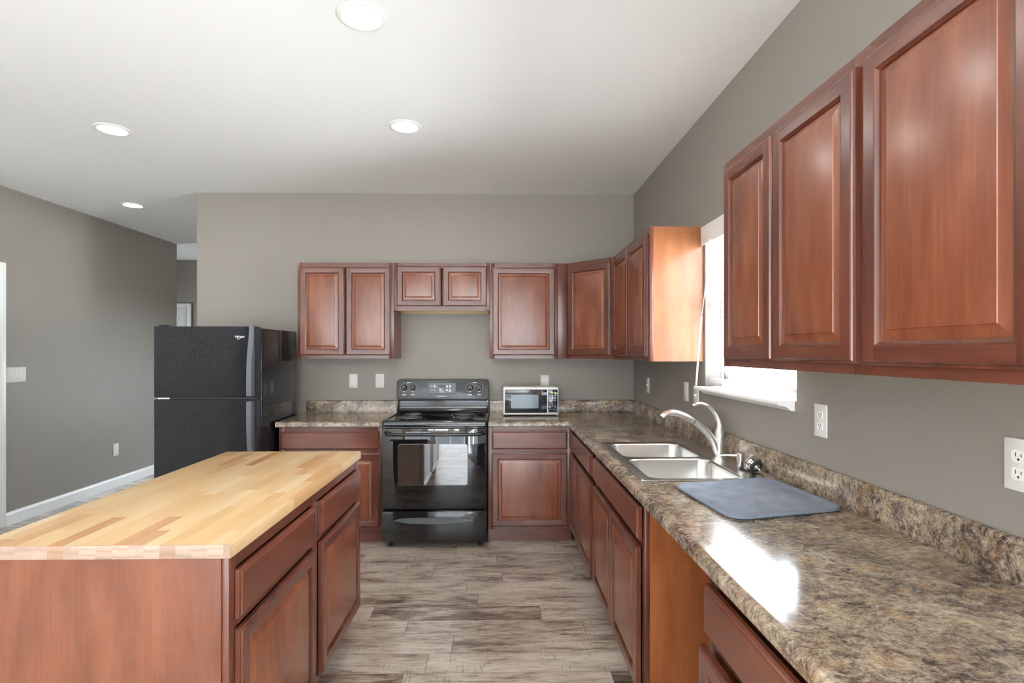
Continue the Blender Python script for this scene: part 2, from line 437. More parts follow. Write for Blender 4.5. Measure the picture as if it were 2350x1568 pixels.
def lettering(name, txt, size, mat, parent, loc, rot, extrude=0.0004, shear=0.0, width=None):
    cu = bpy.data.curves.new(name, 'FONT'); cu.body = txt; cu.size = size; cu.align_x = 'CENTER'; cu.align_y = 'CENTER'
    cu.extrude = extrude; cu.shear = shear; cu.resolution_u = 3
    tmp = bpy.data.objects.new('tmp', cu); C.objects.link(tmp)
    dg = bpy.context.evaluated_depsgraph_get(); dg.update()
    me = bpy.data.meshes.new_from_object(tmp.evaluated_get(dg))
    bpy.data.objects.remove(tmp)
    me.name = name
    if width:
        xs = [v.co.x for v in me.vertices]; k = width / (max(xs) - min(xs))
        for v in me.vertices: v.co.x *= k
    me.materials.clear(); me.materials.append(M[mat])
    o = bpy.data.objects.new(name, me); C.objects.link(o)
    o.parent = parent; o.location = loc; o.rotation_euler = rot
    return o

# ------------------------------------------------------------------ the room
def structure(o, label, cat): return tag(o, label, cat, kind='structure')

def wall_slab(name, label, axis, a0, a1, t0, t1, holes=(), z0=0.0, z1=HC, mat='wall'):
    """wall running along axis from a0 to a1, thickness t0..t1, with rectangular holes (a0,a1,z0,z1)"""
    mb = MB()
    def bx(p, q, lo, hi):
        if q - p < 1e-5 or hi - lo < 1e-5: return
        if axis == 'X': mb.box(p, q, t0, t1, lo, hi)
        else: mb.box(t0, t1, p, q, lo, hi)
    cur = a0
    for h0, h1, lo, hi in sorted(holes):
        bx(cur, h0, z0, z1); bx(h0, h1, z0, lo); bx(h0, h1, hi, z1); cur = h1
    bx(cur, a1, z0, z1)
    return structure(mb.build(name, mat, smooth=0), label, 'wall')

structure(MB().box(-5.8, 1.31, YREAR - 0.15, 8.0, -0.06, 0.0).build('floor', 'floor', smooth=0), 'weathered grey brown wood plank floor', 'floor')
structure(MB().box(-5.8, 1.31, YREAR - 0.15, 8.0, HC, HC + 0.1).build('ceiling', 'ceiling', smooth=0), 'flat white textured ceiling with recessed lights', 'ceiling')
WIN = (2.044, 2.955, 1.232, 2.115)
wall_slab('wall_right', 'taupe wall with window above the sink', 'Y', YREAR - 0.15, 8.0, XR, XR + 0.15, [WIN, (-3.6, -0.9, 0.30, 2.20)])
wall_slab('wall_back', 'taupe wall behind the range and microwave', 'X', -2.557, XR, DW, DW + 0.12)
wall_slab('wall_left', 'taupe wall at left with switch plate and baseboard', 'Y', YREAR, 6.73, XL - 0.12, XL, [(-0.5, 2.5, 0.9, 2.1), (3.46, 4.33, 0.0, 2.085)])
wall_slab('wall_rear', 'taupe wall behind the viewer with patio door', 'X', -5.8, XR, YREAR - 0.15, YREAR, [(-1.30, 1.0, 0.0, 2.12), (-3.8, -1.7, 0.30, 2.40)])
wall_slab('wall_hall', 'shaded taupe wall at the end of the hall', 'X', -5.8, XR, YHALL, YHALL + 0.12, [(-2.5, -1.5, 0.5, 1.9)])
wall_slab('wall_hall_left', 'taupe end wall of the side hall', 'Y', YREAR, YHALL, -5.8, -5.68, [(7.0, 7.35, 1.2, 1.75)])
wall_slab('wall_hall_corner', 'taupe wall turning the corner into the hall', 'X', -5.68, XL - 0.12, 6.61, 6.73)
structure(MB().prism([(XL, 0), (XL + 0.014, 0), (XL + 0.014, 0.085), (XL + 0.009, 0.100), (XL, 0.106)], 'Y', 4.41, 6.73).build('baseboard_left', 'white_trim', smooth=0), 'white baseboard along the left taupe wall', 'baseboard')

def six_panel_door(root, w, h, t=0.035, yf=0.0):
    o = MB().box(0, w, yf, yf + t, 0, h, 0.002).build('door_slab', 'white_trim', root)
    pan = MB(); cw = (w - 0.12 * 2 - 0.09) / 2
    for c in range(2):
        x0 = 0.12 + c * (cw + 0.09)
        for z0, z1 in ((0.22, 0.86), (1.0, 1.60), (1.70, h - 0.12)):
            L = [[(x0 + i, yf - d, z0 + i), (x0 + cw - i, yf - d, z0 + i), (x0 + cw - i, yf - d, z1 - i), (x0 + i, yf - d, z1 - i)] for i, d in ((0, 0.0), (0.006, 0.006), (0.016, 0.001), (0.05, 0.006))]
            pan.rings(L, False, True)
    pan.build('raised_panels', 'white_trim', o)
    return o

# hall door (faces -Y)
d = thing('door_2', 'white panelled door at the end of the hall above the refrigerator', 'door', (-5.345, YHALL, 0), 0, kind='structure')
six_panel_door(d, 0.765, 2.072, yf=-0.022)
MB().box(0.768, 0.832, -0.018, 0, 0, 2.14, 0.003).box(-0.066, -0.003, -0.018, 0, 0, 2.14, 0.003).box(-0.003, 0.768, -0.018, 0, 2.076, 2.14, 0.003).build('casing', 'white_trim', d)
# left door (faces +X): only its casing shows at the picture edge
d = thing('door_1', 'white door casing at the left edge of the picture', 'door', (XL, 3.46, 0), PI / 2, kind='structure')
six_panel_door(d, 0.868, 2.083, yf=0.05)
MB().box(-0.08, 0.0, -0.018, 0, 0, 2.155, 0.003).box(0.872, 0.946, -0.018, 0, 0, 2.155, 0.003).box(0.0, 0.872, -0.018, 0, 2.087, 2.155, 0.003).build('casing', 'white_trim', d)
# rear patio door and window, the daylight sources behind the viewer
d = thing('door_3', 'white sliding patio door behind the viewer', 'door', (0, YREAR, 0), 0, kind='structure')
MB().box(-1.30, -1.24, -0.12, 0.0, 0, 2.12).box(0.94, 1.0, -0.12, 0.0, 0, 2.12).box(-1.24, 0.94, -0.12, 0, 2.06, 2.12).box(-1.24, 0.94, -0.12, 0, 0, 0.03).box(-0.19, -0.11, -0.10, -0.02, 0.03, 2.06).build('door_frame', 'white_trim', d)
MB().box(-1.24, -0.19, -0.062, -0.058, 0.03, 2.06).build('pane', 'glass', d, smooth=0)
MB().box(-0.11, 0.94, -0.062, -0.058, 0.03, 2.06).build('pane', 'glass', d, smooth=0)
d = thing('window_2', 'white window in the wall behind the viewer', 'window', (-2.75, YREAR, 0), 0, kind='structure')
MB().box(-1.05, -1.0, -0.12, 0.0, 0.30, 2.40).box(1.0, 1.05, -0.12, 0.0, 0.30, 2.40).box(-1.0, 1.0, -0.12, 0, 2.35, 2.40).box(-1.0, 1.0, -0.12, 0, 0.30, 0.35).box(-0.025, 0.025, -0.10, -0.02, 0.35, 2.35).build('window_frame', 'white_trim', d)
MB().box(-1.0, -0.025, -0.062, -0.058, 0.35, 2.35).build('pane', 'glass', d, smooth=0)
MB().box(0.025, 1.0, -0.062, -0.058, 0.35, 2.35).build('pane', 'glass', d, smooth=0)

d = thing('added_window_3', 'unseen wide white window added in the right wall behind the viewer', 'window', (XR, -2.25, 0), -PI / 2, kind='structure')  # unseen window, added to light the left wall and ceiling
MB().box(-1.35, -1.30, 0.02, 0.14, 0.30, 2.20).box(1.30, 1.35, 0.02, 0.14, 0.30, 2.20).box(-1.30, 1.30, 0.02, 0.14, 2.15, 2.20).box(-1.30, 1.30, 0.02, 0.14, 0.30, 0.35).box(-0.025, 0.025, 0.04, 0.12, 0.35, 2.15).build('window_frame', 'white_trim', d)
MB().box(-1.30, -0.025, 0.078, 0.082, 0.35, 2.15).build('pane', 'glass', d, smooth=0)
MB().box(0.025, 1.30, 0.078, 0.082, 0.35, 2.15).build('pane', 'glass', d, smooth=0)
d = thing('added_window_4', 'unseen wide white window added in the left wall beside the viewer', 'window', (XL, 1.0, 0), PI / 2, kind='structure')  # unseen window, added to light the right wall
MB().box(-1.5, -1.45, 0.0, 0.12, 0.90, 2.10).box(1.45, 1.5, 0.0, 0.12, 0.90, 2.10).box(-1.45, 1.45, 0.0, 0.12, 2.05, 2.10).box(-1.45, 1.45, 0.0, 0.12, 0.90, 0.95).box(-0.025, 0.025, 0.02, 0.10, 0.95, 2.05).build('window_frame', 'white_trim', d)
MB().box(-1.45, -0.025, 0.058, 0.062, 0.95, 2.05).build('pane', 'glass', d, smooth=0)
MB().box(0.025, 1.45, 0.058, 0.062, 0.95, 2.05).build('pane', 'glass', d, smooth=0)
d = thing('window_5', 'white window in the far wall hidden behind the kitchen partition', 'window', (-2.0, YHALL, 0), 0, kind='structure')
MB().box(-0.5, -0.45, 0.0, 0.12, 0.50, 1.90).box(0.45, 0.5, 0.0, 0.12, 0.50, 1.90).box(-0.45, 0.45, 0.0, 0.12, 1.85, 1.90).box(-0.45, 0.45, 0.0, 0.12, 0.50, 0.55).box(-0.45, 0.45, 0.02, 0.10, 1.18, 1.22).build('window_frame', 'white_trim', d)
MB().box(-0.45, 0.45, 0.058, 0.062, 0.55, 1.18).build('pane', 'glass', d, smooth=0)
MB().box(-0.45, 0.45, 0.058, 0.062, 1.22, 1.85).build('pane', 'glass', d, smooth=0)
d = thing('added_window_6', 'unseen narrow white window added at the end of the side hall', 'window', (-5.68, 7.175, 0), PI / 2, kind='structure')  # unseen window, added to brighten the hall door
MB().box(-0.175, -0.155, 0.0, 0.12, 1.2, 1.75).box(0.155, 0.175, 0.0, 0.12, 1.2, 1.75).box(-0.155, 0.155, 0.0, 0.12, 1.73, 1.75).box(-0.155, 0.155, 0.0, 0.12, 1.2, 1.22).build('window_frame', 'white_trim', d)
MB().box(-0.155, 0.155, 0.058, 0.062, 1.22, 1.73).build('pane', 'glass', d, smooth=0)
b5 = thing('window_blind', 'white slatted blind in the far window hidden behind the kitchen partition', 'blind', (-2.0, YHALL, 1.88))
sl = MB(); z = -0.06
while z > -1.32:
    a = math.radians(38)
    sl.prism([(0.035 + u * math.cos(a) - v * math.sin(a), z + u * math.sin(a) + v * math.cos(a)) for u, v in ((-0.025, 0), (0.025, 0), (0.025, 0.002), (-0.025, 0.002))], 'X', -0.445, 0.445); z -= 0.043
sl.build('slats', 'blind', b5, smooth=0)
MB().box(-0.447, 0.447, 0.006, 0.05, -0.05, -0.002).build('head_rail', 'blind', b5)
# kitchen window
d = thing('window_1', 'bright window over the sink between the wall cabinets', 'window', (0, 0, 0), 0, kind='structure')
y0, y1, z0, z1 = WIN
MB().box(1.245, 1.295, y0, y0 + 0.04, z0, z1, 0.003).box(1.245, 1.295, y1 - 0.04, y1, z0, z1, 0.003).box(1.245, 1.295, y0 + 0.04, y1 - 0.04, z1 - 0.04, z1, 0.003).box(1.245, 1.295, y0 + 0.04, y1 - 0.04, z0, z0 + 0.045, 0.003).build('window_frame', 'white_trim', d)
MB().box(1.25, 1.28, y0 + 0.04, y1 - 0.04, 1.655, 1.695, 0.003).build('meeting_rail', 'white_trim', d)
MB().box(1.264, 1.268, y0 + 0.04, y1 - 0.04, z0 + 0.045, 1.655).build('pane', 'glass', d, smooth=0)
MB().box(1.264, 1.268, y0 + 0.04, y1 - 0.04, 1.695, z1 - 0.04).build('pane', 'glass', d, smooth=0)
sp = [(1.244, 1.232), (1.244, 1.236), (1.094, 1.236), (1.0895, 1.231), (1.0895, 1.222), (1.094, 1.217), (1.118, 1.214), (1.132, 1.206), (1.144, 1.196), (1.158, 1.194), (1.158, 1.232)]
MB().prism([(a, b) for a, b in sp], 'Y', 2.055, 2.950).build('window_sill', 'white_trim', d)

# venetian blind
bl = thing('window_blind', 'white slatted blind hanging in the window over the sink', 'blind', (0, 0, 2.1))
MB().box(1.142, 1.150, 2.040, 2.985, -0.075, 0.030, 0.003).box(1.15, 1.158, 2.046, 2.05, -0.07, 0.02).build('valance', 'blind', bl)
MB().box(1.165, 1.215, 2.06, 2.94, -0.05, 0.012, 0.003).build('head_rail', 'blind', bl)
sl = MB()
z = -0.085
while z > -0.80:
    a = math.radians(2); hw = 0.025
    sec = [(-hw, 0.0), (-hw * .5, 0.0035), (0, 0.0045), (hw * .5, 0.0035), (hw, 0.0), (hw * .5, 0.0005), (0, 0.0015), (-hw * .5, 0.0005)]
    sl.prism([(1.19 + u * math.cos(a) - v * math.sin(a), z + u * math.sin(a) + v * math.cos(a)) for u, v in sec], 'Y', 2.062, 2.938)
    z -= 0.043
sl.build('slats', 'blind', bl)
MB().box(1.172, 1.212, 2.062, 2.938, -0.838, -0.818, 0.004).build('bottom_rail', 'blind', bl)
cd = MB()
for yy in (2.20, 2.50, 2.80):
    cd.tube([(1.166, yy, -0.05), (1.166, yy, -0.82)], 0.0012, 6)
cd.build('ladder_cords', 'cord', bl)
MB().tube(spline([(1.140, 2.845, -0.06), (1.130, 2.87, -0.28), (1.118, 2.905, -0.48)], 5), 0.0018, 8).tube(spline([(1.118, 2.905, -0.48), (1.110, 2.925, -0.66), (1.103, 2.945, -0.860)], 5), 0.0052, 8).build('lift_cord', 'cord', bl)

# ------------------------------------------------------------------ cabinets
def door(parent, x0, x1, z0, z1, yf=0.0, name='door', t=0.020, fw=0.052, panel='panel', label=None):
    """raised-panel door lying against the face frame at y=yf, front towards -y"""
    W, H = x1 - x0, z1 - z0
    mb = MB()
    def ring(i, d): return [(i, -d, i), (W - i, -d, i), (W - i, -d, H - i), (i, -d, H - i)]
    outer = [ring(0, 0.0), ring(0, t * .62), ring(0.003, t * .72), ring(0.0055, t * .74), ring(0.0075, t * .92), ring(0.010, t)]
    mb.rings(outer, False, False, 0)
    inner = [ring(fw - 0.010, t), ring(fw - 0.007, t * .97), ring(fw - 0.004, t * .80), ring(fw, t * .66), ring(fw, 0.001)]
    mb.rings(inner, False, False, 0)
    a, b = 0.010, fw - 0.010
    mb.face([(a, -t, a), (b, -t, a), (b, -t, H - a), (a, -t, H - a)], 0)
    mb.face([(W - b, -t, a), (W - a, -t, a), (W - a, -t, H - a), (W - b, -t, H - a)], 0)
    mb.face([(b, -t, a), (W - b, -t, a), (W - b, -t, b), (b, -t, b)], 1)
    mb.face([(b, -t, H - b), (W - b, -t, H - b), (W - b, -t, H - a), (b, -t, H - a)], 1)
    mb.rings([ring(fw, 0.001), ring(0, 0.0)], False, False, 0)
    o = mb.build(name, ['wood_v', 'wood_h'], parent, (x0, yf, z0), smooth=25)
    if label: o['label'] = label
    pb = MB(); i0 = fw - 0.003
    pb.rings([ring(i0, 0.002), ring(i0, t * .42), ring(i0 + 0.006, t * .44), ring(i0 + 0.028, t * .80), ring(i0 + 0.029, t * .88), ring(i0 + 0.031, t * .90)], False, True, 0)
    pb.rings([ring(i0, 0.002), ring(W / 2 - 0.01 if W < H else H / 2 - 0.01, 0.002)][:1] * 1 + [ring(i0 + 0.001, 0.002)], False, True, 0)
    pb.build('raised_panel', panel, o, smooth=25)
    return o

def drawer(parent, x0, x1, z0, z1, yf=0.0, name='drawer_front', t=0.020):
    W, H = x1 - x0, z1 - z0
    def ring(i, d): return [(i, -d, i), (W - i, -d, i), (W - i, -d, H - i), (i, -d, H - i)]
    mb = MB()
    mb.rings([ring(0, 0.0), ring(0, t * .55), ring(0.003, t * .66), ring(0.006, t * .68), ring(0.009, t * .90), ring(0.013, t)], True, True)
    return mb.build(name, 'panel_h', parent, (x0, yf, z0), smooth=25)

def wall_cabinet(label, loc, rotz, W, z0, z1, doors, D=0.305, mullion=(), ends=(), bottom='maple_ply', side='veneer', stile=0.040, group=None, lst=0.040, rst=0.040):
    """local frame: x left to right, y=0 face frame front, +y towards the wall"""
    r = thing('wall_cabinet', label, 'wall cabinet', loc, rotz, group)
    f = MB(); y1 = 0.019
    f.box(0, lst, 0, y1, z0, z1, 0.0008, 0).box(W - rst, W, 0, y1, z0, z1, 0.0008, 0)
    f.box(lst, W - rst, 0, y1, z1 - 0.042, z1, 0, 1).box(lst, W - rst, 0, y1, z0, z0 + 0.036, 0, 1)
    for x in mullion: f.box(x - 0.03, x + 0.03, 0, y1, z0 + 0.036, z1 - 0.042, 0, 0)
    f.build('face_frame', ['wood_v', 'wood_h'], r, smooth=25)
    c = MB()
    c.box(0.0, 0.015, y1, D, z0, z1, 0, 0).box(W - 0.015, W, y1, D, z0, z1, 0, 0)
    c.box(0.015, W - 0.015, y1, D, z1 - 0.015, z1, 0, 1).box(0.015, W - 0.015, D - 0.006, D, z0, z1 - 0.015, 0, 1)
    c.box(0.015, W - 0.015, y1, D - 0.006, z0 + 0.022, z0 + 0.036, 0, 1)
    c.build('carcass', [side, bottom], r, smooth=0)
    for x0, x1, a, b in doors: door(r, x0, x1, a, b, -0.001)
    return r

UB, UT = 1.3735, 2.1355
DB, DT = 1.400, 2.100
YU = DW - 0.305
XA = -1.596
wall_cabinet('double door wall cabinet above the left counter beside the refrigerator', (XA, YU, 0), 0, 0.762, UB, UT, [(0.020, 0.374, DB, DT), (0.384, 0.738, DB, DT)])
wall_cabinet('short double door wall cabinet directly above the range', (XA + 0.762, YU, 0), 0, 0.762, UT - 0.381, UT, [(0.022, 0.375, UT - 0.345, UT - 0.026), (0.387, 0.740, UT - 0.345, UT - 0.026)])
r = wall_cabinet('single wide door wall cabinet above the microwave', (XA + 1.524, YU, 0), 0, 0.545, UB, UT, [(0.020, 0.522, DB, DT)])
MB().box(0.545, XR - 0.61 - (XA + 1.524), 0, 0.02, UB, UT, 0.0008).build('filler_strip', 'wood_v', r)

# diagonal corner cabinet
cxl, cyl = XR - 0.61, YU                 # left end of the diagonal
cxr, cyr = XR - 0.305, DW - 0.61         # right end
L = math.hypot(cxr - cxl, cyr - cyl); ang = math.atan2(cyr - cyl, cxr - cxl)
r = thing('wall_cabinet', 'diagonal single door wall cabinet in the corner', 'wall cabinet', (cxl, cyl, 0), ang)
f = MB().box(0, 0.035, 0, 0.019, UB, UT, 0.0008).box(L - 0.035, L, 0, 0.019, UB, UT, 0.0008).box(0.035, L - 0.035, 0, 0.019, UT - 0.042, UT, 0, 1).box(0.035, L - 0.035, 0, 0.019, UB, UB + 0.036, 0, 1)
f.build('face_frame', ['wood_v', 'wood_h'], r, smooth=25)
ca, sa = math.cos(-ang), math.sin(-ang)
def loc2(X, Y):
    dx, dy = X - cxl, Y - cyl
    return (ca * dx - sa * dy, sa * dx + ca * dy)
e = 0.016
poly = [loc2(cxl + 0.003, cyl + e * 1.7), loc2(cxr - 0.001 + 0.0, cyr + e * 1.7), loc2(XR - 0.003, cyr + e * 1.7), loc2(XR - 0.003, DW - 0.003), loc2(cxl + 0.003, DW - 0.003)]
MB().prism(poly, 'Z', UB + 0.001, UT - 0.001).build('carcass', 'wood_v', r, smooth=0)
door(r, 0.016, L - 0.020, DB, DT, -0.001)

XU = XR - 0.305
wall_cabinet('double door wall cabinet left of the window', (XU, DW - 0.612, 0), -PI / 2, DW - 0.612 - 2.978, UB, UT, [(0.055, 0.480, DB, DT), (0.490, 0.915, DB, DT)], side='veneer_dimmed_window')
wall_cabinet('double door wall cabinet right of the window', (XU, 1.995, 0), -PI / 2, 0.773, UB, UT, [(0.036, 0.380, DB, DT), (0.388, 0.762 - 0.002, DB, DT)], rst=0.040)
wall_cabinet('large door wall cabinet nearest the viewer at upper right', (XU, 1.2215, 0), -PI / 2, 0.86, UB, UT + 0.002, [(0.014, 0.424, DB - 0.002, DT + 0.002), (0.434, 0.844, DB - 0.002, DT + 0.002)])

def base_cabinet(name, label, loc, rotz, W, doors, drawers, D=0.605, mull=(), rails=(0.692,), ends=(), dy=-0.001, toe=True, H=0.876, lst=0.04, rst=0.04, cat='base cabinet', back='wood_v', endmat='veneer'):
    r = thing(name, label, cat, loc, rotz)
    y1 = 0.019; zb = 0.114
    f = MB()
    f.box(0, lst, 0, y1, zb, H, 0.0008, 0).box(W - rst, W, 0, y1, zb, H, 0.0008, 0)
    f.box(lst, W - rst, 0, y1, H - 0.038, H, 0, 1).box(lst, W - rst, 0, y1, zb, zb + 0.036, 0, 1)
    for zr in rails: f.box(lst, W - rst, 0, y1, zr - 0.018, zr + 0.018, 0, 1)
    for x in mull: f.box(x - 0.03, x + 0.03, 0.0002, y1 - 0.0002, zb + 0.036, H - 0.038, 0, 0)
    f.build('face_frame', ['wood_v', 'wood_h'], r, smooth=25)
    c = MB()
    c.box(0, 0.015, y1, D, zb, H).box(W - 0.015, W, y1, D, zb, H)
    c.box(0.015, W - 0.015, y1, D, zb, zb + 0.015, 0, 1).box(0.015, W - 0.015, D - 0.012, D, zb + 0.015, H, 0, 1)
    c.box(0, 0.015, 0.08, D, 0, zb).box(W - 0.015, W, 0.08, D, 0, zb)
    c.build('carcass', [endmat, back], r, smooth=0)
    MB().box(0.0, W, 0.074, 0.080, 0.0, zb, 0.0).build('toe_kick', 'panel_h', r, smooth=0)
    for x0, x1, a, b in drawers: drawer(r, x0, x1, a, b, dy)
    for x0, x1, a, b in doors: door(r, x0, x1, a, b, dy)
    return r

YB = DW - 0.61
base_cabinet('base_cabinet', 'single drawer base cabinet between the refrigerator and the range', (-1.618, YB, 0), 0, 0.766, [(0.018, 0.378, 0.135, 0.680), (0.388, 0.742, 0.135, 0.680)], [(0.018, 0.740, 0.708, 0.842)], D=0.60)
base_cabinet('base_cabinet', 'base cabinet with one drawer and one door right of the range', (-0.080, YB, 0), 0, 0.629, [(0.027, 0.589, 0.135, 0.678)], [(0.027, 0.589, 0.706, 0.842)], D=0.60)
XB = XR - 0.61
base_cabinet('base_cabinet', 'corner side base cabinet with one long drawer over two doors on the sink run', (XB, 3.930, 0), -PI / 2, 0.955, [(0.020, 0.428, 0.135, 0.680), (0.436, 0.905, 0.135, 0.680)], [(0.022, 0.898, 0.712, 0.840)], D=0.60, dy=-0.008)
r = base_cabinet('base_cabinet', 'sink base cabinet with false drawer front and exposed end panel', (XB, 2.973, 0), -PI / 2, 0.989, [(0.018, 0.480, 0.135, 0.682), (0.490, 0.955, 0.135, 0.682)], [(0.020, 0.970, 0.712, 0.838)], D=0.60, dy=-0.006)
r = base_cabinet('base_cabinet', 'near base cabinet under the counter at the lower right corner', (XB, 1.372, 0), -PI / 2, 0.86, [(0.014, 0.420, 0.135, 0.676), (0.430, 0.836, 0.135, 0.676)], [(0.014, 0.846, 0.704, 0.832)], D=0.60, dy=-0.005)
for ch in r.children:
    if ch.name.startswith('door') and ch.location.x < 0.1: ch.location.y -= 0.012

# island (front faces +X)
IX, IY0, IL = -0.722, 1.432, 1.293
r = base_cabinet('island_cabinet', 'wooden kitchen island cabinet under the butcher block top', (IX, IY0, 0), PI / 2, IL, [(0.030, 0.622, 0.135, 0.668), (0.698, 1.275, 0.135, 0.668)], [(0.030, 0.622, 0.698, 0.832), (0.698, 1.275, 0.698, 0.832)], D=0.63, mull=(0.66,), cat='kitchen island', back='veneer')
MB().box(-0.004, 0.0, 0.019, 0.63, 0.0, 0.876).build('end_panel', 'veneer_dimmed_island', r, smooth=0)
MB().box(0.624, 0.632, 0.002, 0.018, 0.700, 0.830).box(0.688, 0.696, 0.002, 0.018, 0.700, 0.830).build('drawer_slide', 'chrome', r, loc=(0, -0.002, 0), smooth=0)
t = MB()
t.box(-1.400, -0.713, 1.423, 2.757, 0.8768, 0.914, 0.0025)
t.b.faces.ensure_lookup_table()
for f in t.b.faces:
    if abs(f.calc_center_median().y - 1.423) < 0.003 or abs(f.calc_center_median().y - 2.757) < 0.003: f.material_index = 1
tag(t.build('butcher_block_top', ['butcher', 'endgrain'], smooth=25), 'pale butcher block countertop on the kitchen island', 'countertop')

# ------------------------------------------------------------------ laminate countertops
DEP = 0.648
HO = (0.082, 0.600)      # sink cut-out across the counter depth
def prof():
    top = [(0.004, 0.8765), (0.0, 0.881), (0.0, 0.898), (0.002, 0.906), (0.006, 0.9115), (0.013, 0.9150), (0.022, 0.9152), (0.034, 0.9142), (0.050, 0.914), (HO[0], 0.914), (HO[1], 0.914), (DEP - 0.020, 0.914)]
    bot = [(DEP - 0.020, 0.8765), (HO[1], 0.8765), (HO[0], 0.8765)]
    return top + bot
PT, NT_ = prof(), 12
def sections(fn_list, hole=None):
    """sweep the counter profile through sections; hole = index of the segment left open for the sink"""
    mb = MB(); P = PT; n = len(P)
    V = [[mb.b.verts.new(fn(dd, zz)) for dd, zz in P] for fn in fn_list]
    for s, (A, B) in enumerate(zip(V[:-1], V[1:])):
        for i in range(n):
            j = (i + 1) % n
            if s == hole and (P[i][0], P[j][0]) in ((HO[0], HO[1]), (HO[1], HO[0])): continue
            mb.b.faces.new((A[i], A[j], B[j], B[i]))
    if hole is not None:
        A, B = V[hole], V[hole + 1]
        i0, i1 = 9, 10; j1, j0 = 13, 14
        mb.b.faces.new((A[i0], B[i0], B[j0], A[j0])); mb.b.faces.new((A[i1], A[j1], B[j1], B[i1]))
        mb.b.faces.new((A[i0], A[j0], A[j1], A[i1])); mb.b.faces.new((B[i0], B[i1], B[j1], B[j0]))
    mb.b.faces.new(V[0]); mb.b.faces.new(V[-1])
    return mb
def splash(fn_list):
    P = [(DEP - 0.0195, 0.9145), (DEP - 0.0195, 1.006), (DEP - 0.017, 1.013), (DEP - 0.012, 1.016), (DEP - 0.002, 1.016), (DEP - 0.002, 0.9145)]
    mb = MB(); mb.rings([[fn(dd, zz) for dd, zz in P] for fn in fn_list]); return mb
FY, FX = DW - DEP, XR - DEP
runR = [lambda d, z: (-0.076, FY + d, z), lambda d, z: (FX + d, FY + d, z), lambda d, z: (FX + d, 2.965, z), lambda d, z: (FX + d, 2.100, z), lambda d, z: (FX + d, 0.35, z)]
r = thing('countertop', 'long granite patterned corner countertop holding the sink and microwave', 'countertop', (0, 0, 0))
sections(runR, hole=2).build('worktop', 'laminate', r, smooth=35)
splash([runR[0], lambda d, z: (XR - DEP + d - 0.0, FY + d, z), runR[-1]]).build('backsplash', 'laminate', r, smooth=35)
r = thing('countertop', 'short granite patterned countertop between the refrigerator and the range', 'countertop', (0, 0, 0))
runL = [lambda d, z: (-1.630, FY + d, z), lambda d, z: (-0.852, FY + d, z)]
sections(runL).build('worktop', 'laminate', r, smooth=35)
splash(runL).build('backsplash', 'laminate', r, smooth=35)

# ------------------------------------------------------------------ sink
SX0, SX1, SY0, SY1, SZ = 0.563, 1.124, 2.085, 2.978, 0.9155
r = thing('sink', 'double bowl stainless steel drop in sink in the counter', 'sink', ((SX0 + SX1) / 2, (SY0 + SY1) / 2, SZ))
hx, hy = (SX1 - SX0) / 2, (SY1 - SY0) / 2
bowls = [(-0.235, 0.155, 0.028, 0.405), (-0.235, 0.155, -0.405, -0.014)]
mb = MB(); zt = 0.0045
def loopv(pts, z): return [mb.b.verts.new((x, y, z)) for x, y in pts]
out_b = loopv(rrect(-hx, hx, -hy, hy, 0.02), 0.0); out_t = loopv(rrect(-hx + 0.004, hx - 0.004, -hy + 0.004, hy - 0.004, 0.018), zt)
out_i = loopv(rrect(-hx + 0.014, hx - 0.014, -hy + 0.014, hy - 0.014, 0.012), zt - 0.0008)
out_j = loopv(rrect(-hx + 0.018, hx - 0.018, -hy + 0.018, hy - 0.018, 0.012), zt - 0.003)
def skin(a, b):
    n = len(a)
    for i in range(n): mb.b.faces.new((a[i], a[(i + 1) % n], b[(i + 1) % n], b[i]))
skin(out_b, out_t); skin(out_t, out_i); skin(out_i, out_j)
edges = []
def ledges(L):
    n = len(L)
    for i in range(n):
        e = mb.b.edges.get((L[i], L[(i + 1) % n])) or mb.b.edges.new((L[i], L[(i + 1) % n])); edges.append(e)
ledges(out_j)
for x0, x1, ya, yb in bowls: ledges(loopv(rrect(x0, x1, ya, yb, 0.055, 8), zt - 0.003))
bmesh.ops.triangle_fill(mb.b, use_beauty=True, use_dissolve=False, edges=edges)
mb.build('rim', 'steel', r, smooth=40)
for x0, x1, ya, yb in bowls:
    b2 = MB()
    def rl(i, z, rr): return [(x, y, z) for x, y in rrect(x0 + i, x1 - i, ya + i, yb - i, rr, 8)]
    b2.rings([rl(0, zt - 0.003, 0.055), rl(0.003, zt - 0.0045, 0.053), rl(0.006, zt - 0.010, 0.052), rl(0.012, -0.145, 0.050), rl(0.018, -0.162, 0.045), rl(0.032, -0.172, 0.035), rl(0.12, -0.176, 0.035)], False, True)
    b = b2.build('bowl', 'steel', r, smooth=60)
    MB().lathe([(0.055, 0.0), (0.055, 0.002), (0.042, 0.003), (0.038, -0.0005)], 24, ((x0 + x1) / 2 + 0.0, (ya + yb) / 2, -0.1755)).build('drain', 'drain', r)

